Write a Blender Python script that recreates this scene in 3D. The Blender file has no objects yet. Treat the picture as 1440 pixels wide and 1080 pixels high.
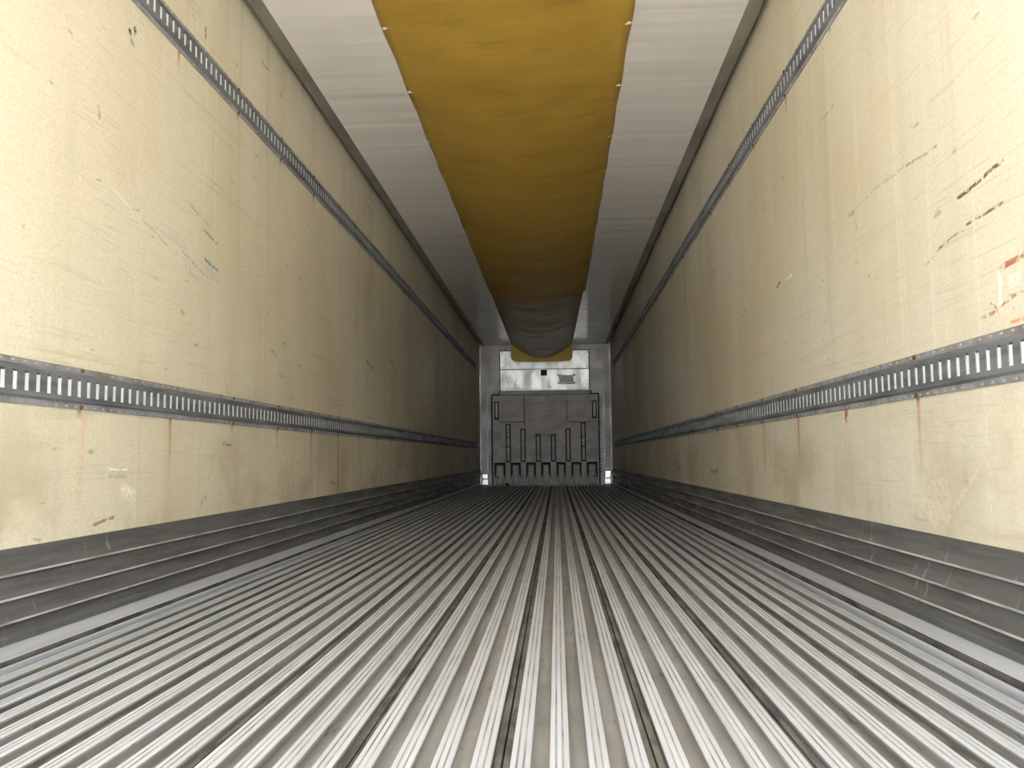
import bpy, math, random
from mathutils import Matrix, Vector, noise
random.seed(7)
sc = bpy.context.scene
COL = sc.collection

# ------------------------------------------------------------------ camera
cam_d = bpy.data.cameras.new('camera'); cam = bpy.data.objects.new('camera', cam_d); COL.objects.link(cam)
cam_d.sensor_width = 36.0; cam_d.lens = 1206.28 / 1440 * 36.0; cam_d.clip_start = 0.05; cam_d.clip_end = 200
r_ = Vector((0.99859904, 0.05180122, -0.01079735)); u_ = Vector((0.01516739, -0.08472509, 0.99628892)); f_ = Vector((-0.05069417, 0.99505693, 0.08539208))
m = Matrix.Identity(4)
for i in range(3):
    m[i][0], m[i][1], m[i][2] = r_[i], u_[i], -f_[i]
m.translation = Vector((0.1975, 0.0, 0.5141)); cam.matrix_world = m
sc.camera = cam

# ------------------------------------------------------------------ daylight: overcast sky through the open rear doors
Y0, L, H, HW = -0.55, 16.06, 2.622, 1.23        # rear opening, front bulkhead, ceiling, half width (metres)
world = bpy.data.worlds.new('overcast_sky'); sc.world = world; world.use_nodes = True
bg = world.node_tree.nodes['Background']; bg.inputs[0].default_value = (0.90, 0.96, 1.0, 1); bg.inputs[1].default_value = 5.0
pl = bpy.data.lights.new('rear_opening_portal', 'AREA'); pl.shape = 'RECTANGLE'; pl.size = 2 * HW; pl.size_y = H; pl.cycles.is_portal = True
po = bpy.data.objects.new('rear_opening_portal', pl); COL.objects.link(po); po.location = (0, Y0 + 0.01, H / 2); po.rotation_euler = (math.pi / 2, 0, 0)
sun = bpy.data.lights.new('sun', 'SUN'); sun.energy = 74.0; sun.angle = math.radians(2.0); sun.color = (1.0, .97, .92)
so_ = bpy.data.objects.new('sun', sun); COL.objects.link(so_); so_.location = (0, 10, 30)
so_.rotation_euler = Vector((.25, -.62, -.78)).to_track_quat('-Z', 'Y').to_euler()      # high, from beyond the closed front end
sc.view_settings.view_transform = 'Standard'; sc.view_settings.look = 'None'; sc.view_settings.gamma = 1.0
sc.view_settings.use_curve_mapping = False; sc.view_settings.exposure = 1.33
sc.cycles.max_bounces = 14; sc.cycles.diffuse_bounces = 10; sc.cycles.glossy_bounces = 6

# ------------------------------------------------------------------ helpers
def tag(o, label=None, cat=None, group=None, kind=None):
    for k, v in (('label', label), ('category', cat), ('group', group), ('kind', kind)):
        if v: o[k] = v
    return o
def link(name, data, parent=None, loc=(0, 0, 0), rz=0):
    o = bpy.data.objects.new(name, data); COL.objects.link(o); o.parent = parent; o.location = loc; o.rotation_euler = (0, 0, rz)
    return o
class MB:
    def __init__(s): s.v = []; s.f = []; s.mi = []; s.sm = []
    def add(s, vs, fs, mi=0, sm=False):
        b = len(s.v); s.v += [tuple(v) for v in vs]
        for f in fs: s.f.append(tuple(b + i for i in f)); s.mi.append(mi); s.sm.append(sm)
    def quad(s, a, b, c, d, mi=0): s.add((a, b, c, d), ((0, 1, 2, 3),), mi)
    def box(s, x0, x1, y0, y1, z0, z1, mi=0, bev=0.0):
        if not bev:
            s.add([(x, y, z) for x in (x0, x1) for y in (y0, y1) for z in (z0, z1)],
                  ((0, 1, 3, 2), (4, 6, 7, 5), (0, 4, 5, 1), (2, 3, 7, 6), (0, 2, 6, 4), (1, 5, 7, 3)), mi); return
        # bevelled towards -Y (front face smaller): used for mouldings on the bulkhead
        b = bev
        s.add([(x0, y1, z0), (x1, y1, z0), (x1, y1, z1), (x0, y1, z1), (x0, y0 + b, z0), (x1, y0 + b, z0), (x1, y0 + b, z1), (x0, y0 + b, z1),
               (x0 + b, y0, z0 + b), (x1 - b, y0, z0 + b), (x1 - b, y0, z1 - b), (x0 + b, y0, z1 - b)],
              ((0, 3, 2, 1), (0, 1, 5, 4), (1, 2, 6, 5), (2, 3, 7, 6), (3, 0, 4, 7), (4, 5, 9, 8), (5, 6, 10, 9), (6, 7, 11, 10), (7, 4, 8, 11), (8, 9, 10, 11)), mi)
    def prism(s, prof, y0, y1, mis=None, caps=True, closed=True):     # (x,z) outline run along Y
        n = len(prof); vs = [(x, y0, z) for x, z in prof] + [(x, y1, z) for x, z in prof]
        b = len(s.v); s.v += vs
        for i in range(n if closed else n - 1):
            j = (i + 1) % n; s.f.append((b + i, b + j, b + n + j, b + n + i)); s.mi.append(mis[i] if mis else 0); s.sm.append(False)
        if caps and closed:
            s.f.append(tuple(b + i for i in range(n))[::-1]); s.f.append(tuple(b + n + i for i in range(n))); s.mi += [0, 0]; s.sm += [False, False]
    def outline(s, prof, y0, y1, mi=0):                               # (x,z) outline extruded between y0 (front) and y1
        s.prism(prof, y0, y1, [mi] * len(prof))
    def mesh(s, name, *mats):
        me = bpy.data.meshes.new(name); me.from_pydata(s.v, [], s.f)
        for mt in mats: me.materials.append(mt)
        for p, k, q in zip(me.polygons, s.mi, s.sm): p.material_index = k; p.use_smooth = q
        import bmesh
        bm = bmesh.new(); bm.from_mesh(me); bmesh.ops.recalc_face_normals(bm, faces=bm.faces); bm.to_mesh(me); bm.free()
        return me
    def obj(s, name, mats, parent=None, loc=(0, 0, 0), rz=0):
        if not isinstance(mats, (list, tuple)): mats = [mats]
        return link(name, s.mesh(name, *mats), parent, loc, rz)
def disc(mb, axis, c, r, h, n=10, mi=0, dome=True):
    """low rivet head: axis is the outward unit vector"""
    a = Vector(axis); t = a.orthogonal().normalized(); q = a.cross(t); c = Vector(c)
    vs = [c + (t * math.cos(i * 2 * math.pi / n) + q * math.sin(i * 2 * math.pi / n)) * r for i in range(n)]
    vs += [c + a * h * .75 + (t * math.cos(i * 2 * math.pi / n) + q * math.sin(i * 2 * math.pi / n)) * r * .72 for i in range(n)] + [c + a * h]
    fs = [(i, (i + 1) % n, n + (i + 1) % n, n + i) for i in range(n)] + [(n + i, n + (i + 1) % n, 2 * n) for i in range(n)]
    mb.add(vs, fs, mi, True)

# ------------------------------------------------------------------ material tools
class NT:
    def __init__(s, name, rough=.5, metal=0.0, col=(.5, .5, .5), spec=.5):
        s.m = bpy.data.materials.new(name); s.m.use_nodes = True; s.t = s.m.node_tree; s.n = s.t.nodes
        s.b = s.n['Principled BSDF']; s.b.inputs['Base Color'].default_value = (*col, 1)
        s.b.inputs['Roughness'].default_value = rough; s.b.inputs['Metallic'].default_value = metal; s.b.inputs['Specular IOR Level'].default_value = spec
        s._g = None
    def set(s, inp, v):
        if isinstance(v, bpy.types.NodeSocket): s.t.links.new(v, inp)
        elif v is not None:
            if isinstance(v, (tuple, list)) and len(v) == 3 and inp.type == 'RGBA': v = (*v, 1)
            inp.default_value = v
    def pos(s):
        if not s._g: s._g = s.n.new('ShaderNodeNewGeometry').outputs['Position']
        return s._g
    def obj(s): return s.n.new('ShaderNodeTexCoord').outputs['Object']
    def math(s, op, a, b=None, c=None, clamp=False):
        n = s.n.new('ShaderNodeMath'); n.operation = op; n.use_clamp = clamp; s.set(n.inputs[0], a); s.set(n.inputs[1], b); s.set(n.inputs[2], c); return n.outputs[0]
    def vec(s, op, a, b=None, sc_=None):
        n = s.n.new('ShaderNodeVectorMath'); n.operation = op; s.set(n.inputs[0], a); s.set(n.inputs[1], b)
        if sc_ is not None: s.set(n.inputs['Scale'], sc_)
        return n.outputs['Value'] if op in ('LENGTH', 'DOT_PRODUCT') else n.outputs['Vector']
    def sep(s, v):
        n = s.n.new('ShaderNodeSeparateXYZ'); s.set(n.inputs[0], v); return n.outputs
    def noise(s, v, scale, detail=3, rough=.55, off=(0, 0, 0)):
        n = s.n.new('ShaderNodeTexNoise'); mp = s.vec('MULTIPLY', v, scale)
        if any(off): mp = s.vec('ADD', mp, off)
        s.set(n.inputs['Vector'], mp); n.inputs['Scale'].default_value = 1; n.inputs['Detail'].default_value = detail; n.inputs['Roughness'].default_value = rough
        return n.outputs[0]
    def ramp(s, v, a, b, lo=0.0, hi=1.0):
        n = s.n.new('ShaderNodeMapRange'); n.interpolation_type = 'SMOOTHSTEP'; s.set(n.inputs[0], v)
        for i, x in enumerate((a, b, lo, hi)): n.inputs[1 + i].default_value = x
        return n.outputs[0]
    def mix(s, f, a, b, mode='MIX'):
        n = s.n.new('ShaderNodeMix'); n.data_type = 'RGBA'; n.blend_type = mode
        s.set(n.inputs['Factor'], f); s.set(n.inputs['A'], a); s.set(n.inputs['B'], b); return n.outputs['Result']
    def bump(s, h, strength=.3, dist=.002):
        n = s.n.new('ShaderNodeBump'); n.inputs['Strength'].default_value = strength; n.inputs['Distance'].default_value = dist
        s.set(n.inputs['Height'], h); s.set(s.b.inputs['Normal'], n.outputs[0])
    def color(s, c): s.set(s.b.inputs['Base Color'], c)
    def rough(s, c): s.set(s.b.inputs['Roughness'], c)

RY0, RP = 2.5, 0.6096            # first rivet and rivet pitch along the wall rails
LOW_B, LOW_T, UP_B, UP_T = .671, .7945, 2.083, 2.210

def wall_material(name, side, marks, base):
    t = NT(name, .48, 0, spec=.35); P = t.pos(); x, y, z = t.sep(P)
    o = (3.1 * side, 5.7 * side, 0)
    c = base
    n1 = t.noise(P, (1, .9, .55), 4, .55, o)                     # broad mottling
    c = t.mix(t.ramp(n1, .38, .72), c, (.56, .49, .345))
    n2 = t.noise(P, (1, 7.5, .35), 4, .6, o)                     # vertical run marks
    nvm = t.noise(P, (1, .45, .9), 3, .6, (6, 2 * side, 3))
    vm = t.math('MULTIPLY', t.ramp(nvm, .36, .66), t.ramp(y, 2.2, 4.2, .45, 1.0))
    c = t.mix(t.math('MULTIPLY', t.math('MULTIPLY', t.ramp(n2, .48, .76), .80), vm), c, (.40, .36, .25))
    n2b = t.noise(P, (1, 13, .25), 3, .6, (9 * side, 2, 1))
    c = t.mix(t.math('MULTIPLY', t.ramp(n2b, .58, .74), .55), c, (.72, .68, .54))
    n3 = t.noise(P, (1, 1.4, 30), 5, .65, o)                     # long rubbed scratches
    n3m = t.noise(P, (1, .8, 1.1), 2, .5, (1, 4 * side, 7))
    c = t.mix(t.math('MULTIPLY', t.math('MULTIPLY', t.ramp(n3, .54, .68), t.ramp(n3m, .40, .62)), .55), c, (.42, .38, .27))
    n4 = t.noise(P, (1, 3.5, 160), 3, .6, o)
    c = t.mix(t.math('MULTIPLY', t.ramp(n4, .56, .68), t.ramp(n3m, .62, .36, .08, .38)), c, (.38, .35, .27))
    n5 = t.noise(P, (1, 8, 26), 2, .5, (4, 4, 4 * side))         # dark flecks
    c = t.mix(t.math('MULTIPLY', t.ramp(n5, .70, .76), .55), c, (.20, .18, .13))
    ngr = t.noise(P, (1, 95, 130), 2, .7)
    c = t.mix(t.math('MULTIPLY', t.ramp(ngr, .36, .66), .36), c, (.46, .41, .30))
    # grime low on the wall
    ng = t.noise(P, (1, 2.2, 3.0), 4, .6, (2, 8, 5 * side))
    g = t.math('MULTIPLY', t.ramp(ng, .46, .70), t.ramp(z, .95, .35))
    c = t.mix(t.math('MULTIPLY', g, .65), c, (.38, .32, .22))
    # rust bled from the rail rivets
    k = t.math('ADD', t.math('DIVIDE', t.math('SUBTRACT', y, RY0), RP), .5)
    wn = t.n.new('ShaderNodeTexWhiteNoise'); wn.noise_dimensions = '1D'; t.set(wn.inputs['W'], t.math('ADD', t.math('FLOOR', k), 17.0 * side))
    rr = wn.outputs['Value']
    fr = t.math('ABSOLUTE', t.math('MULTIPLY', t.math('SUBTRACT', t.math('FRACT', k), .5), RP))
    fr = t.math('ADD', fr, t.math('MULTIPLY', t.math('SUBTRACT', t.noise(P, (1, 60, 18), 2), .5), .02))
    for base, length in ((LOW_B, .30), (UP_B, .12)):
        dn = t.math('SUBTRACT', base + .012, z)
        below = t.ramp(dn, 0.0, .006)
        fade = t.ramp(t.math('DIVIDE', dn, t.math('ADD', t.math('MULTIPLY', rr, length), .03)), 1.0, .1)
        side_ = t.ramp(fr, .017, .003)
        mk = t.math('MULTIPLY', t.math('MULTIPLY', below, fade), t.math('MULTIPLY', side_, t.math('ADD', t.math('MULTIPLY', rr, .45), .22)))
        c = t.mix(mk, c, (.36, .13, .045))
        hot = t.math('MULTIPLY', t.math('MULTIPLY', below, t.ramp(dn, .05, .0)), t.ramp(fr, .02, .002))
        c = t.mix(t.math('MULTIPLY', hot, .75), c, (.25, .06, .02))
    # scuffs and streaks, each a stroke between two points on the wall (y, z)
    wob = t.vec('MULTIPLY', t.vec('SUBTRACT', t.n_color(P), (.5, .5, .5)), (0, .02, .012))
    PD = t.vec('ADD', P, wob)
    brk = t.noise(P, (1, 45, 60), 3, .6)
    for (y1, z1, y2, z2, w, mc, st) in marks:
        a = Vector((side * HW, y1, z1)); b = Vector((side * HW, y2, z2)); ab = b - a
        pa = t.vec('SUBTRACT', PD, tuple(a))
        h = t.math('MULTIPLY', t.vec('DOT_PRODUCT', pa, tuple(ab)), 1.0 / max(ab.length_squared, 1e-6), clamp=True)
        d = t.vec('LENGTH', t.vec('SUBTRACT', pa, t.vec('SCALE', tuple(ab), None, h)))
        mk = t.math('MULTIPLY', t.ramp(d, w, w * .35), t.ramp(brk, .36, .55))
        c = t.mix(t.math('MULTIPLY', mk, st), c, mc)
    t.color(c)
    fine = t.noise(P, (1, 230, 230), 2, .6)
    t.bump(t.math('ADD', fine, t.math('MULTIPLY', n3, 1.2)), .35, .0012)
    t.rough(t.ramp(n1, .3, .7, .40, .58))
    return t.m
def n_color(s, v):
    n = s.n.new('ShaderNodeTexNoise'); s.set(n.inputs['Vector'], v); n.inputs['Scale'].default_value = 14; n.inputs['Detail'].default_value = 3
    return n.outputs['Color']
NT.n_color = n_color

BLK, BRN, RED, BLU, RST, WHT, GRY = (.02, .018, .015), (.16, .085, .05), (.40, .14, .09), (.10, .20, .26), (.34, .13, .04), (.88, .86, .76), (.30, .30, .26)
marks_left = [
    (2.736, 1.972, 2.738, 1.968, .016, BLK, 1), (2.771, 1.998, 2.770, 1.994, .015, BLK, 1), (2.771, 1.976, 2.772, 1.974, .012, GRY, 1),
    (2.747, 1.944, 2.757, 1.938, .015, GRY, .9),
    (3.352, 2.305, 3.352, 2.262, .008, (.06, .03, .02), 1), (3.43, 2.27, 3.44, 2.25, .008, GRY, .5),
    (3.39, 1.338, 3.52, 1.318, .010, BLU, .9), (3.41, 1.300, 3.54, 1.280, .03, (.42, .46, .42), .6), (3.18, 1.318, 3.42, 1.268, .008, GRY, .7),
    (3.08, 1.36, 3.22, 1.335, .03, (.50, .52, .48), .5), (3.22, 1.268, 3.33, 1.24, .018, (.40, .40, .34), .45),
    (2.65, 1.40, 2.85, 1.352, .005, WHT, .4), (2.85, 1.355, 3.05, 1.31, .006, GRY, .5),
    (3.36, 1.46, 3.52, 1.43, .009, (.15, .15, .17), .7), (3.24, 1.52, 3.42, 1.49, .009, GRY, .6), (2.70, 1.50, 2.90, 1.62, .12, (.60, .48, .33), .35),
    (2.55, 1.63, 2.56, 1.60, .01, BLK, .5), (2.53, .66, 2.51, .40, .022, (.62, .36, .22), .35), (3.095, .655, 3.095, .36, .018, (.62, .36, .22), .28),
    (4.93, .67, 4.94, .36, .020, (.40, .24, .12), .45), (5.55, .68, 5.56, .30, .016, (.30, .14, .05), .9), (7.6, .66, 7.6, .35, .02, RST, .4),
    (3.62, .584, 3.73, .584, .007, BRN, .8), (2.58, .318, 2.72, .335, .008, BRN, .7), (2.78, .42, 2.84, .40, .030, (.84, .79, .63), .8),
    (2.68, .49, 2.80, .488, .005, WHT, .8), (2.68, .468, 2.79, .466, .008, GRY, .5), (3.40, .345, 3.45, .365, .020, GRY, .5),
    (3.62, .88, 3.66, .80, .010, (.48, .28, .15), .5), (4.2, 1.07, 4.3, 1.05, .016, BLU, .5), (6.4, 1.25, 6.6, 1.22, .02, BLK, .6), (7.3, 1.38, 7.6, 1.30, .02, BLK, .5),
    (8.1, .44, 8.3, .44, .025, BLK, .5), (5.4, .37, 5.5, .36, .015, BLK, .4)]
marks_right = [
    (2.20, 1.160, 1.975, 1.180, .0075, BRN, 1), (2.155, 1.082, 1.985, 1.085, .0055, BRN, .9), (2.32, 1.060, 2.18, 1.076, .0045, BRN, .7), (2.42, 1.03, 2.30, 1.062, .004, BRN, .5),
    (2.012, .936, 1.915, .944, .007, RED, 1), (2.005, .944, 1.88, .952, .005, RED, .9), (2.02, .925, 2.02, .848, .010, WHT, .9),
    (2.11, .838, 2.05, .842, .007, RED, .7), (2.05, .845, 2.00, .855, .006, RED, .9), (2.06, .866, 2.03, .848, .006, BRN, .8), (1.99, .856, 1.96, .866, .005, RED, .7), (1.985, .868, 1.93, .868, .006, BRN, .5),
    (1.97, .850, 1.965, .838, .006, RED, .7), (1.975, .8075, 1.90, .8075, .006, (.62, .28, .12), 1), (1.97, .90, 1.93, .905, .02, WHT, .6),
    (3.985, 1.290, 3.93, 1.296, .012, BLK, .9), (3.83, 1.290, 3.73, 1.292, .010, WHT, 1), (4.62, 1.30, 4.75, 1.27, .012, GRY, .7),
    (2.99, 1.345, 2.95, 1.342, .012, GRY, .9), (2.93, 1.30, 2.925, 1.28, .008, GRY, .7), (2.30, 1.335, 2.50, 1.350, .006, BRN, .6), (2.52, 1.352, 2.75, 1.36, .006, GRY, .6),
    (2.75, 1.36, 2.97, 1.345, .005, GRY, .5), (2.72, 1.65, 2.60, 1.52, .09, (.62, .50, .36), .4), (2.95, 1.45, 2.62, 1.62, .06, (.60, .50, .36), .35),
    (3.11, .672, 3.11, .635, .026, (.40, .13, .04), 1), (3.09, .64, 3.08, .45, .030, (.70, .46, .26), .45), (3.09, .46, 3.08, .32, .035, (.55, .40, .25), .4),
    (4.33, .67, 4.34, .46, .050, (.42, .31, .19), .55), (4.18, .67, 4.18, .42, .012, (.82, .76, .58), .6), (3.72, .67, 3.72, .48, .012, RST, .5), (4.93, .66, 4.93, .45, .03, (.42, .30, .18), .4),
    (6.15, .85, 6.15, .35, .012, (.16, .14, .10), .7), (5.60, .415, 5.85, .405, .022, (.14, .12, .06), .7), (7.3, .41, 7.4, .40, .03, BLK, .5), (8.1, .41, 8.2, .41, .03, BLK, .4),
    (3.25, 1.25, 3.22, .86, .020, (.48, .43, .29), .45), (2.72, 1.05, 2.72, .85, .012, (.52, .45, .28), .5), (2.45, .36, 2.40, .40, .12, (.78, .70, .52), .3),
    (2.56, .330, 2.46, .322, .007, (.36, .38, .38), .7), (2.40, .60, 2.10, .50, .010, (.62, .57, .46), .5), (2.36, .33, 2.18, .47, .010, (.66, .60, .48), .5)]
BINS = (-2.0, 2.06, 2.42, 2.85, 3.27, 3.75, 5.0, 20.0)             # the liner's strokes are looked up stretch by stretch
def wall_materials(name, side, marks, base):
    return [wall_material(name, side, [k for k in marks if max(k[0], k[2]) + k[4] + .02 > a and min(k[0], k[2]) - k[4] - .02 < b], base) for a, b in zip(BINS, BINS[1:])]
M_wall_l = wall_materials('cream_wall_liner', -1, marks_left, (.68, .625, .485))
M_wall_r = wall_materials('cream_wall_liner', 1, marks_right, (.655, .62, .515))

def simple(name, col, rough=.5, metal=0.0, var=.25, scale=(6, 6, 6), spec=.5, dark=None, bump=0):
    t = NT(name, rough, metal, col, spec); P = t.pos(); n = t.noise(P, scale, 4, .6)
    d = dark or tuple(c * (1 - var * 1.6) for c in col)
    t.color(t.mix(t.ramp(n, .35, .72), col, d)); t.rough(t.ramp(n, .3, .7, rough * .85, min(1, rough * 1.2)))
    if bump: t.bump(n, .4, bump)
    return t.m

def ceiling_material():
    t = NT('ceiling_liner', .3, 0, spec=.32); P = t.pos()
    n1 = t.noise(P, (.5, 5.5, 1), 4, .55); n2 = t.noise(P, (.9, .5, 1), 3)
    c = t.mix(t.ramp(n2, .3, .75), (.76, .72, .68), (.67, .635, .60))
    c = t.mix(t.math('MULTIPLY', t.ramp(n1, .48, .75), .25), c, (.46, .44, .42))
    t.color(c)
    wv = t.noise(P, (.35, 7.0, 1), 2, .45)
    t.bump(t.math('ADD', wv, t.math('MULTIPLY', n1, .3)), .8, .012); t.rough(t.ramp(n1, .3, .7, .12, .22))
    return t.m
M_ceil = ceiling_material()

def floor_material():
    t = NT('worn_aluminium', .40, .38, spec=.5); P = t.pos()
    n = t.noise(P, (40, .7, 40), 4, .6); n2 = t.noise(P, (6, 3, 6), 4, .6); n3 = t.noise(P, (25, 9, 25), 3, .6)
    c = t.mix(t.ramp(n, .35, .7), (.63, .66, .73), (.52, .535, .575))
    c = t.mix(t.math('MULTIPLY', t.ramp(n2, .52, .75), .45), c, (.42, .41, .40))
    c = t.mix(t.math('MULTIPLY', t.ramp(n3, .66, .78), .35), c, (.50, .36, .24))
    t.color(c); t.rough(t.ramp(n2, .3, .75, .38, .55)); t.bump(n, .15, .0006)
    return t.m
M_alu = floor_material()
def channel_material():
    t = NT('dirty_aluminium_channel', .5, .45); P = t.pos()
    n = t.noise(P, (18, 1.6, 18), 4, .6); n2 = t.noise(P, (30, 9, 30), 4, .65)
    c = t.mix(t.ramp(n, .35, .7), (.455, .45, .445), (.34, .33, .315))
    c = t.mix(t.math('MULTIPLY', t.ramp(n2, .60, .72), .6), c, (.16, .13, .10))
    t.color(c); t.rough(t.ramp(n2, .3, .7, .42, .65)); return t.m
M_chan = channel_material()
M_sub = simple('dark_seam_dirt', (.045, .04, .036), .8, 0, .4, (20, 4, 20))
M_grime = simple('packed_channel_grime', (.15, .14, .125), .7, .1, .45, (30, 7, 30))
M_gline = simple('dull_groove', (.46, .46, .47), .6, .2, .3, (30, 5, 30))
M_plate = simple('pale_aluminium_edge', (.64, .65, .68), .42, .35, .12, (30, 1.2, 30))

def scuff_material():
    t = NT('dark_scuff_liner', .5, .25, spec=.45); P = t.pos()
    n = t.noise(P, (20, 2.0, 26), 4, .6); n2 = t.noise(P, (20, 28, 3), 3, .6); n3 = t.noise(P, (2, 1.1, 5), 3)
    c = t.mix(t.ramp(n, .35, .7), (.148, .147, .146), (.095, .094, .093))
    c = t.mix(t.math('MULTIPLY', t.ramp(n2, .60, .74), t.math('MULTIPLY', t.ramp(n3, .42, .62), .7)), c, (.40, .39, .36))
    t.color(c); t.rough(t.ramp(n, .3, .7, .40, .60)); return t.m
M_scuff = scuff_material()
M_edge = simple('worn_bare_edge', (.66, .65, .62), .4, .4, .35, (20, 5, 20))
M_cove = simple('grey_brown_corner_channel', (.235, .215, .185), .5, .1, .2, (4, 1.5, 4))
M_steel = simple('blue_grey_rail_steel', (.185, .196, .210), .62, .25, .28, (12, 3, 25), .25)
M_slot = simple('pale_zinc_slot', (.80, .81, .82), .5, .1, .10, (30, 25, 30))
M_flange = simple('dusty_rail_flange', (.30, .30, .315), .55, .2, .3, (15, 9, 15), dark=(.19, .165, .15))
M_tick = simple('bright_flange_punch', (.44, .44, .45), .5, .2, .3, (20, 20, 20))
M_rust = simple('rusty_rivet', (.16, .055, .025), .75, .2, .4, (80, 80, 80))
M_bulk = simple('grey_front_wall', (.46, .43, .41), .42, .15, .18, (3, 3, 3))
M_mould = simple('grey_moulded_bulkhead', (.50, .455, .415), .5, .0, .16, (4, 4, 6), bump=.001)
M_mould2 = simple('grey_moulded_raised', (.54, .495, .455), .5, .0, .15, (6, 6, 6))
M_groove = simple('grey_brown_groove', (.17, .15, .13), .7, 0, .2)
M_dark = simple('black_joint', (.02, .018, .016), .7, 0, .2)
M_stain = simple('brushed_stainless', (.80, .79, .77), .38, .55, .18, (7, 7, 3), bump=.0015)
M_strip = simple('dull_corner_steel', (.52, .50, .48), .45, .4, .15, (7, 7, 3))
M_chrome = simple('polished_stainless', (.92, .91, .89), .30, .9, .08, (10, 10, 10))
M_placard = simple('cream_placard', (.80, .77, .66), .5, 0, .1)

def fabric(name, c1, c2, c3, rough):
    t = NT(name, rough, 0, spec=.4); P = t.pos()
    n = t.noise(P, (1.2, 2.4, 1), 4, .55); n2 = t.noise(P, (3, 9, 1), 4, .6); n3 = t.noise(P, (.8, 14, 1), 3, .5)
    c = t.mix(t.ramp(n, .35, .7), c1, c2); c = t.mix(t.math('MULTIPLY', t.ramp(n2, .52, .75), .5), c, c3); t.color(c)
    t.bump(t.math('ADD', t.math('MULTIPLY', n3, .8), n2), .6, .006); return t.m
M_yel = fabric('mustard_vinyl', (.42, .265, .042), (.34, .205, .030), (.23, .145, .032), .5)
M_yel_lit = fabric('lit_mustard_vinyl', (.58, .40, .03), (.50, .34, .02), (.42, .28, .02), .5)  # stronger light on the end collar is put into a brighter yellow
M_olive = fabric('dirty_olive_vinyl', (.36, .27, .14), (.30, .22, .105), (.22, .155, .06), .42)
M_grom = simple('pale_grommet', (.72, .66, .50), .45, .3, .3, (40, 40, 40))
M_ground = simple('pale_concrete_yard', (.42, .41, .39), .9, 0, .3, (2, 2, 2))

# ------------------------------------------------------------------ the setting
g = MB(); g.box(-14, 14, -26, 18, -1.40, -1.30); tag(g.obj('ground', M_ground), 'pale concrete yard outside the trailer', kind='structure')

for side, nm, mt in ((-1, 'wall_left', M_wall_l), (1, 'wall_right', M_wall_r)):
    w = MB(); a, b = sorted((side * HW, side * (HW + .07))); 
    ys = [Y0] + list(BINS[1:-1]) + [L + .12]
    for k_, (ya, yb) in enumerate(zip(ys, ys[1:])):
        for xx in (a, b): w.quad((xx, ya, -.12), (xx, yb, -.12), (xx, yb, H + .10), (xx, ya, H + .10), k_)
        for zz in (-.12, H + .10): w.quad((a, ya, zz), (b, ya, zz), (b, yb, zz), (a, yb, zz), k_)
    for k_, yy in ((0, Y0), (len(ys) - 2, L + .12)): w.quad((a, yy, -.12), (b, yy, -.12), (b, yy, H + .10), (a, yy, H + .10), k_)
    tag(w.obj(nm, mt), 'cream %s side wall liner with scratches, stains and rust runs' % nm[5:], kind='structure')
ceil = MB(); ceil.box(-(HW - .106), HW - .106, Y0, L + .12, H, H + .10)
ceil.box(-(HW + .07), HW + .07, Y0, L + .12, H + .10, H + .14)
tag(ceil.obj('ceiling', M_ceil), 'pale grey glossy ceiling liner', kind='structure')
for s, nm in ((-1, 'trim_1'), (1, 'trim_2')):
    t = MB(); X = lambda d: s * (HW - d)
    t.prism([(X(.106), H), (X(.070), H + .002), (X(.034), H + .004), (X(.034), H + .065), (X(.0), H + .065), (X(.0), H + .09), (X(.106), H + .09)], Y0, L)
    tag(t.obj(nm, M_cove), 'grey brown corner channel between %s wall and ceiling' % ('left' if s < 0 else 'right'), kind='structure')

wb = MB(); wb.box(-HW, HW, L, L + .12, -.12, H); wb.box(-(HW - .0), HW - .0, L + .001, L + .12, H, H + .10)
wall_back = tag(wb.obj('wall_front', M_bulk), 'grey metal front wall at the far end of the trailer', kind='structure')
for s, nm in ((-1, 'trim_3'), (1, 'trim_4')):
    t = MB(); a, b = sorted((s * HW, s * (HW - .026))); t.box(a, b, L - .022, L - .001, .0, H - .06)
    a, b = sorted((s * 1.10, s * 1.078)); t.box(a, b, L - .012, L - .001, .25, 1.70, 0)
    tag(t.obj(nm, M_strip), 'steel corner strip at the %s edge of the far wall' % ('left' if s < 0 else 'right'), kind='structure')

# floor: extruded planks, each with upright T ribs
fl = MB(); fl.box(-HW, HW, Y0, L, -.12, -.034)
floor = tag(fl.obj('floor', M_sub), 'ribbed silver aluminium floor of long T section planks', kind='structure')
PP, S0 = .2663, .095; RPITCH = PP / 4; TW = .0172; IP = RPITCH
def rib_mesh():
    b = MB(); d = .0026; g_ = .0014
    prof = [(-TW, -.006), (-TW, -.0015), (-TW + .0015, 0)]
    for cxx in (-.0058, .0058): prof += [(cxx - g_ - .0006, 0), (cxx - g_ * .5, -d), (cxx + g_ * .5, -d), (cxx + g_ + .0006, 0)]
    prof += [(TW - .0015, 0), (TW, -.0015), (TW, -.006), (.006, -.0085), (.0045, -.034), (-.0045, -.034), (-.006, -.0085)]
    mis = [1 if 3 <= i <= 5 or 7 <= i <= 9 else 2 if i == 0 or i >= 12 else 0 for i in range(len(prof))]
    b.prism(prof, Y0, L - .002, mis); return b.mesh("rib", M_alu, M_gline, M_chan)
RIB = rib_mesh()
def base_mesh(xa, xb):
    b = MB(); e = .0125
    b.box(xa + e, xb - e, Y0, L - .002, -.034, -.027); b.box(xa, xa + e, Y0, L - .002, -.034, -.014, 1); b.box(xb - e, xb, Y0, L - .002, -.034, -.014, 1)
    return b.mesh('plank_base', M_chan, M_grime)
BASE, BASE3 = base_mesh(-PP / 2 + .002, PP / 2 - .002), base_mesh(-.071, PP / 2 - .002)
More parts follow.
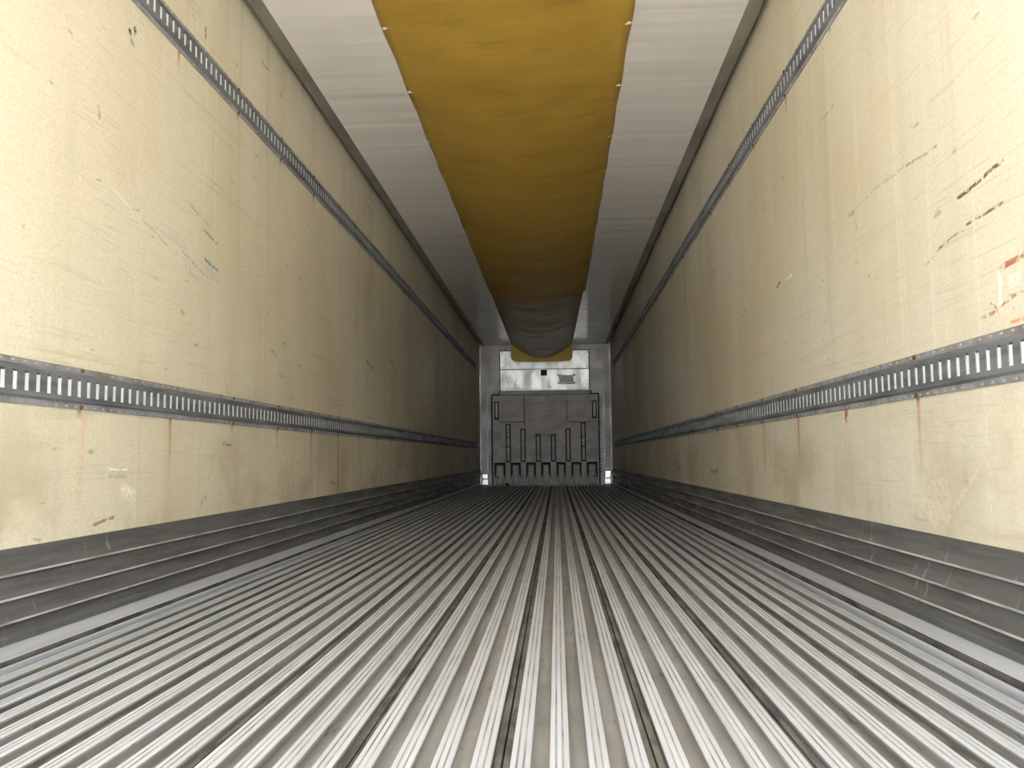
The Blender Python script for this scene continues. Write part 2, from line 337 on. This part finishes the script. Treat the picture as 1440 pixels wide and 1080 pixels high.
for k in range(-4, 5):
    xc = S0 + (k - .5) * PP                                   # plank centre; the outermost left plank is cut to three ribs
    if xc + PP / 2 > 1.175: continue
    pk = link('floor_plank', BASE3 if k == -4 else BASE, floor, (xc, 0, 0))
    for j in range(1 if k == -4 else 0, 4): link('rib', RIB, pk, ((j - 1.5) * IP, 0, 0))
for s, xb in ((-1, 1.186), (1, 1.178)):
    e = MB(); X = lambda v: s * v
    e.prism([(X(HW), .050), (X(1.214), .050), (X(1.2125), .046), (X(1.211), .014), (X(1.210), .012), (X(1.210), -.030), (X(HW), -.030)], Y0, L, [0, 0, 0, 0, 1, 1, 1])
    e.obj('edge_strip', [M_plate, M_grime], floor)
    e = MB(); e.prism([(X(xb + .0065), .004), (X(xb - .0065), .004), (X(xb - .0065), -.034), (X(xb + .0065), -.034)], Y0, L)
    e.obj('edge_bar', M_alu, floor)

# stepped dark scuff liner along the foot of both walls
EDG = ((.226, .020), (.165, .023), (.107, .026))
for s, nm in ((-1, 'baseboard_left'), (1, 'baseboard_right')):
    X = lambda d: s * (HW - d)
    prof = [(X(0), .292), (X(.004), .291), (X(.006), .262), (X(.008), .255)]
    for (z, d), nd in zip(EDG, (.006, .008, .010)):
        prof += [(X(d), z + .003), (X(d), z - .003), (X(nd), z - .010), (X(nd + .003), z - .030)]
    prof += [(X(.020), .072), (X(.023), .066), (X(.021), .0505), (X(0), .0505)]
    b = MB(); b.prism(prof, Y0, L); bo = b.obj(nm, M_scuff)
    tag(bo, 'dark grey stepped scuff liner along the foot of the %s wall' % nm[10:], kind='structure')
    for z, d in EDG:
        b = MB(); b.prism([(X(d - .002), z + .0038), (X(d + .0012), z + .0025), (X(d + .0012), z - .0028), (X(d - .002), z - .0035)], Y0, L)
        b.obj('worn_edge', M_edge, bo)

# ------------------------------------------------------------------ slotted logistics rails on the walls
PITCH = .0508; SECL = PITCH * 60; RH = .1235
def rail_meshes(nslots):
    ln = nslots * PITCH; h = RH / 2
    body = MB()                      # local: x outwards from the wall, y along, z up from rail centre
    prof_t = [(0, h), (.004, h), (.004, h - .017), (.0125, h - .0235)]
    body.prism(prof_t, 0, ln, [1, 1, 0], closed=False)
    body.prism([(-x_ if False else x_, -z_) for x_, z_ in prof_t][::-1], 0, ln, [0, 1, 1], closed=False)
    zt, zb = h - .0235, -(h - .0235); st, sb = .027, -.027; sw = .0108; X = .0125; D = .0026; E2 = .002
    body.quad((X, 0, zt), (X, ln, zt), (X, ln, st), (X, 0, st)); body.quad((X, 0, sb), (X, ln, sb), (X, ln, zb), (X, 0, zb))
    for i in range(nslots):
        yc = (i + .5) * PITCH; a, b = yc - sw, yc + sw; p0, p1 = i * PITCH, (i + 1) * PITCH
        body.quad((X, p0, sb), (X, a, sb), (X, a, st), (X, p0, st)); body.quad((X, b, sb), (X, p1, sb), (X, p1, st), (X, b, st))
        xi, nt = X - .0115, st - .005                         # notch added at the slot head, stands for the top edge's shadow line
        body.quad((xi, a, nt), (xi, b, nt), (xi, b, st), (xi, a, st)); body.quad((X, a, st), (X, b, st), (xi, b, st), (xi, a, st))
        body.quad((X, a, nt), (xi, a, nt), (xi, a, st), (X, a, st)); body.quad((X, b, nt), (xi, b, nt), (xi, b, st), (X, b, st))
    for yy in (0, ln):               # end faces
        body.add([(0, yy, h), (.004, yy, h), (.004, yy, h - .017), (.0125, yy, zt), (.0125, yy, zb), (.004, yy, -(h - .017)), (.004, yy, -h), (0, yy, -h)], ((0, 1, 2, 3, 4, 5, 6, 7),))
    def slot(mb, o):                 # pale pressed cup behind one slot
        a, b, nt, xi = o - sw, o + sw, st - .005, X - D
        for x0_, x1_, y0_, y1_, z0_, z1_ in ((xi - .001, xi, a, b, sb, nt), (xi, X - .0002, a, a + .0012, sb, nt), (xi, X - .0002, b - .0012, b, sb, nt), (xi, X - .0002, a, b, sb, sb + .0012)):
            mb.box(x0_, x1_, y0_, y1_, z0_, z1_, 0 if x1_ == xi else 1)
    one = MB(); slot(one, 0.0); allm = MB()
    for i in range(nslots): slot(allm, (i + .5) * PITCH)
    punch = MB()
    for i in range(nslots):
        for z0 in (h - .0105, -h + .0045):
            punch.box(.004, .0052, i * PITCH + .019, i * PITCH + .031, z0, z0 + .006)
    return body.mesh('rail_section', M_steel, M_flange), one.mesh('slot_cup', M_slot, M_steel), allm.mesh('slot_cups', M_slot, M_steel), punch.mesh('flange_punching', M_tick)
RM = {60: rail_meshes(60), 7: rail_meshes(7)}
rv = MB(); disc(rv, (1, 0, 0), (.004, 0, 0), .0075, .005); RIVET = rv.mesh('rivet', M_rust)
for s, zc, end, lab in ((-1, (LOW_B + LOW_T) / 2, 15.30, 'lower slotted steel rail on the left wall just above the dark scuff liner'),
                        (-1, (UP_B + UP_T) / 2, 15.16, 'upper slotted steel rail high on the left wall, with three dark screw holes below it'),
                        (1, (LOW_B + LOW_T) / 2, 15.45, 'lower slotted steel rail on the right wall under the red scuffs'),
                        (1, (UP_B + UP_T) / 2, 15.30, 'upper slotted steel rail high on the right wall beneath the corner channel')):
    rail = tag(link('logistics_rail', None, None, (s * HW, 0, zc)), lab, 'wall rail', 'slotted logistics rails along both side walls')
    starts = [(-.30 + .002, 7)] + [(.062 + k * SECL, 60) for k in range(5)]
    for ys, ns in starts:
        ln = ns * PITCH; bm_, lm_, am_, pm_ = RM[ns]
        # section origin: its low-Y end on the left wall; turned half round on the right wall
        if s < 0: o = link('rail_section', bm_, rail, (0, ys, 0), 0)
        else: o = link('rail_section', bm_, rail, (0, ys + ln, 0), math.pi)
        if ys < 9.0:
            for i in range(ns): link('slot_cup', lm_, o, (0, (i + .5) * PITCH, 0))
        else: tag(link('slot_cups', am_, o), kind='stuff')
        tag(link('flange_punching', pm_, o), kind='stuff')
        k0 = math.ceil((ys - RY0 + .01) / RP); k1 = math.floor((ys + ln - RY0 - .01) / RP)
        for k in range(k0, k1 + 1):
            yr = RY0 + k * RP - ys
            for zz in (RH / 2 - .007, -RH / 2 + .007): link('rivet', RIVET, o, (0, yr if s < 0 else ln - yr, zz))

# ------------------------------------------------------------------ air chute along the ceiling
CX = -.014
chute = tag(link('air_chute', None, None, (CX, 0, H)), 'mustard yellow fabric air chute hung along the middle of the ceiling', 'air duct')
EDGE_Y = [.33 + .735 * k for k in range(15)]
def sag_front(y):
    k = max(0.0, min(1.0, (y - 2.2) / 5.6)); return .012 + .135 * k * k * (3 - 2 * k)
def sheet(name, y0, y1, ny, nx, halfw, sag, wr, mat, parent, th=.0025, shape=2.0, edge_drop=.003, seed=0.0):
    vs, fs = [], []
    for i in range(ny + 1):
        y = y0 + (y1 - y0) * i / ny
        hl, hr = halfw(y)
        for j in range(nx + 1):
            t = j / nx * 2 - 1; x = (hr if t > 0 else hl) * t
            q = (1 - abs(t) ** shape)
            z = -edge_drop - sag(y) * q - wr * q * (noise.noise((x * 1.3 + seed, y * 2.1, seed)) + .6 * noise.noise((x * 2.5, y * 5.5, seed + 3)))
            vs.append((x, y, min(z, -.0025)))
    n = len(vs); vs += [(x, y, z + th) for x, y, z in vs]; w = nx + 1
    for i in range(ny):
        for j in range(nx):
            a = i * w + j; fs.append((a, a + 1, a + w + 1, a + w)); fs.append((n + a, n + a + w, n + a + w + 1, n + a + 1))
    for i in range(ny):
        for a, b in ((i * w, (i + 1) * w), ((i + 1) * w + nx, i * w + nx)): fs.append((a, b, n + b, n + a))
    for j in range(nx):
        for a, b in ((j + 1, j), (ny * w + j, ny * w + j + 1)): fs.append((a, b, n + b, n + a))
    m_ = MB(); m_.add(vs, fs, 0, True); return m_.obj(name, mat, parent)
def scallop(y):
    k = ((y - EDGE_Y[0]) / .735) % 1.0
    return .005 * math.sin(math.pi * k) ** 2 + .001 * math.sin(y * 9.0)
sheet('front_panel', Y0 + .1, 10.85, 130, 26, lambda y: (.614 - scallop(y), .610 - scallop(y + .05)), sag_front, .006, M_yel, chute, shape=2.0)
def sag_rear(y): k = (y - 10.70) / 5.1; return .118 + .16 * k + .012 * math.sin(k * 16) * k
sheet('rear_panel', 10.70, 15.78, 90, 26, lambda y: (.600 + .0 * y, .585 - .055 * (y - 10.7) / 5.1), sag_rear, .022, M_olive, chute, shape=2.0, edge_drop=.006, seed=5)
pr = MB(); pr.outline([(-.605, -.004), (-.605, -.255)] + [(-.605 + .10 * (1 - math.cos(a)), -.255 - .075 * math.sin(a)) for a in (.4, .8, 1.2, 1.57)] +
                      [(-.2, -.342), (.2, -.342)] + [(.530 - .10 * (1 - math.cos(a)), -.262 - .075 * math.sin(a)) for a in (1.57, 1.2, .8, .4)] + [(.530, -.262), (.530, -.004)], 15.80, 15.815)
pr.obj('end_collar', M_yel_lit, chute)
gm = MB(); disc(gm, (0, 0, -1), (0, 0, 0), .013, .006); gm.box(.003, .020, -.004, .006, -.006, -.002); GROM = gm.mesh('rivet', M_grom)
for k, y in enumerate(EDGE_Y):
    if y > 10.8: break
    link('rivet', GROM, chute, (-.601, y + (.04 if k % 3 == 1 else 0), -.006), random.uniform(-.6, .9)); link('rivet', GROM, chute, (.597, y + .03 * (k % 2), -.006), math.pi + random.uniform(-.6, .6))

# ------------------------------------------------------------------ far end: stainless evaporator cover
ev = tag(link('evaporator_cover', None, None, (0, L, 0)), 'bright stainless cover panel on the far wall, below the end of the air chute', 'cover panel')
b = MB(); b.box(-.84, .825, -.014, 0, 2.168, 2.51, 0, .004); b.obj('upper_sheet', M_stain, ev)
b = MB(); b.box(-.84, .825, -.020, 0, 1.758, 2.158, 0, .004); b.obj('lower_sheet', M_stain, ev)
b = MB(); b.box(-.84, .825, -.030, 0, 1.765, 1.80, 0, .006); b.obj('bottom_flange', M_stain, ev)
b = MB(); b.box(-.852, -.84, -.010, 0, 1.758, 2.52); b.box(.825, .837, -.010, 0, 1.758, 2.52); b.box(-.852, .837, -.010, 0, 2.51, 2.522); b.obj('surround_joint', M_dark, ev)
b = MB(); b.box(-.075, .04, -.034, -.018, 2.04, 2.148, 0, .006); so = b.obj('socket', M_dark, ev); so['label'] = 'black square socket'
b = MB(); b.box(-.02, .005, -.038, -.033, 2.06, 2.13); b.obj('socket_mouth', M_sub, so)
b = MB(); b.box(.27, .535, -.0235, -.0195, 1.895, 2.045); pc = b.obj('placard', M_placard, ev)
for xx in (.255, .55):
    for zz in (1.895, 2.045):
        b = MB(); disc(b, (0, -1, 0), (xx, -.019, zz), .016, .008); b.obj('screw', M_dark, pc)
b = MB(); b.box(.265, .54, -.023, -.019, 1.875, 1.888); b.obj('placard_lip', M_dark, pc)
for xx, zz in ((-.80, 2.47), (.79, 2.47), (-.80, 2.20), (.79, 2.21), (-.80, 1.96), (.79, 1.94), (.36, 1.845), (.05, 1.84), (.10, 1.84)):
    b = MB(); disc(b, (0, -1, 0), (xx, -.014 if zz > 2.16 else -.020, zz), .012, .006); b.obj('screw', M_bulk, ev)

# moulded return-air bulkhead
bk = tag(link('return_air_bulkhead', None, None, (0, L, 0)), 'grey moulded return air bulkhead with upright ribs standing on the floor', 'bulkhead')
b = MB(); b.outline([(-.985, .003), (-.985, 1.672), (-.845, 1.672), (-.845, 1.752), (.845, 1.752), (.845, 1.672), (.978, 1.672), (.978, .003)], -.075, -.015)
b.obj('panel', M_mould, bk)
b = MB(); b.outline([(-1.012, .003), (-1.012, 1.70), (-.865, 1.70), (-.865, 1.752), (-.845, 1.752), (-.845, 1.672), (-.985, 1.672), (-.985, .003)], -.030, -.002)
b.obj('edge_gasket', M_dark, bk)
b = MB(); b.outline([(1.006, .003), (1.006, 1.70), (.868, 1.70), (.868, 1.752), (.845, 1.752), (.845, 1.672), (.978, 1.672), (.978, .003)], -.030, -.002)
b.obj('edge_gasket', M_dark, bk)
b = MB()
for s in (-1, 1):
    for k in range(26): disc(b, (0, -1, 0), (s * 1.022, -.002, .12 + k * .06), .011, .006, 6)
tag(b.obj('rivet_row', M_dark, bk), kind='stuff')
# framed areas on the panel
for x0, x1, z0, z1 in ((-.83, -.405, 1.18, 1.55), (.41, .835, 1.17, 1.55), (-.375, .385, 1.07, 1.66)):
    b = MB(); b.box(x0, x1, -.083, -.074, z0, z1, 0, .006); b.obj('raised_field', M_mould, bk)
for x0, x1, z0, z1 in ((-.405, -.385, 1.09, 1.70), (-.83, -.405, 1.165, 1.177), (.40, .412, 1.17, 1.55), (.41, .835, 1.155, 1.167), (-.845, .845, 1.672, 1.684)):
    b = MB(); b.box(x0, x1, -.0765, -.074, z0, z1); b.obj('panel_seam', M_groove, bk)
for k in range(5):
    b = MB(); z = 1.12 + k * .095; b.box(-.30, .26 - .05 * (k % 2), -.088, -.082, z, z + .028, 0, .004); b.obj('shallow_ridge', M_mould2, bk)
for zz in (.95, .86, .74, .64): 
    b = MB(); b.box(-.04, .05, -.080, -.074, zz, zz + .018, 0, .003); b.obj('shallow_ridge', M_mould2, bk)
def frame(x0, x1, z0, z1, t, y0, y1, mat, name, parent, bottom=True, bev=.006):
    b = MB(); b.box(x0, x0 + t, y0, y1, z0, z1, 0, bev); b.box(x1 - t, x1, y0, y1, z0, z1, 0, bev); b.box(x0, x1, y0, y1, z1 - t, z1, 0, bev)
    if bottom: b.box(x0, x1, y0, y1, z0, z0 + t, 0, bev)
    return b.obj(name, mat, parent)
for xc, zt in ((-.697, 1.14), (-.423, 1.045), (-.140, .94), (.140, .94), (.413, 1.04), (.697, 1.15)):
    b = MB(); b.box(xc - .048, xc + .048, -.079, -.073, .43, zt); rb = b.obj('rib_recess', M_dark, bk)
    b = MB(); b.box(xc - .030, xc + .030, -.125, -.075, .452, zt - .022, 0, .016); r2 = b.obj('rib_face', M_mould2, rb)
    if abs(xc) > .6:
        for zz in (.70, .88): 
            b = MB(); b.box(xc - .034, xc + .034, -.128, -.075, zz, zz + .016); b.obj('rib_band', M_dark, rb)
for s in (-1, 1):
    x0, x1 = sorted((s * .868, s * .952)); 
    b = MB(); b.box(x0, x1, -.079, -.073, 1.225, 1.555); h_ = b.obj('grip_recess', M_dark, bk)
    b = MB(); b.box(x0 + .02, x1 - .02, -.11, -.075, 1.26, 1.535, 0, .012); b.obj('grip', M_placard, h_)
for x0, x1 in ((-.962, -.755), (-.66, -.468), (-.371, -.188), (-.091, .085), (.19, .365), (.465, .655), (.751, .95)):
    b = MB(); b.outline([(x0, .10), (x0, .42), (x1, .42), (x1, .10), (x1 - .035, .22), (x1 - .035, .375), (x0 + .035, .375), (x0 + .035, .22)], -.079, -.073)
    ar = b.obj('arch_outline', M_dark, bk)  # black inverted U outline round each air foot
    b = MB(); b.box(x0 + .036, x1 - .036, -.115, -.075, .012, .372, 0, .018); b.obj('air_foot', M_mould, ar)
for x in (-.89, .89):
    b = MB(); disc(b, (0, -1, 0), (x, -.110, .155), .022, .010); b.obj('bolt', M_dark, bk)

# polished corner guards
for s, nm in ((-1, 'left'), (1, 'right')):
    cgd = tag(link('corner_guard', None, None, (s * 1.14, L, 0)), 'polished steel corner guard at the foot of the %s end of the far wall' % nm, 'corner guard', 'corner guards at the far wall')
    for nme, z0, z1, rr in (('lower_collar', .001, .115, .076), ('upper_collar', .128, .225 + (.04 if s > 0 else 0), .066)):
        b = MB(); b.box(-rr, rr, -.06, -.026, z0, z1, 0, .016); b.obj(nme, M_chrome, cgd)
    b = MB(); a_, c_ = sorted((s * (HW - 1.14 - .030), s * (HW - 1.14 - .052))); b.box(a_, c_, -.50, -.03, .033, .19, 0, .008); b.obj('side_wing', M_stain, cgd)
b = MB(); b.box(-.765, -.685, L - .115, L - .045, .001, .048, 0, .008) if False else b.outline([(-.765, .002), (-.755, .045), (-.695, .045), (-.685, .002)], L - .19, L - .13)
tag(b.obj('drain_plug', M_dark), 'small black rubber drain plug on the floor against the bulkhead', 'drain plug')
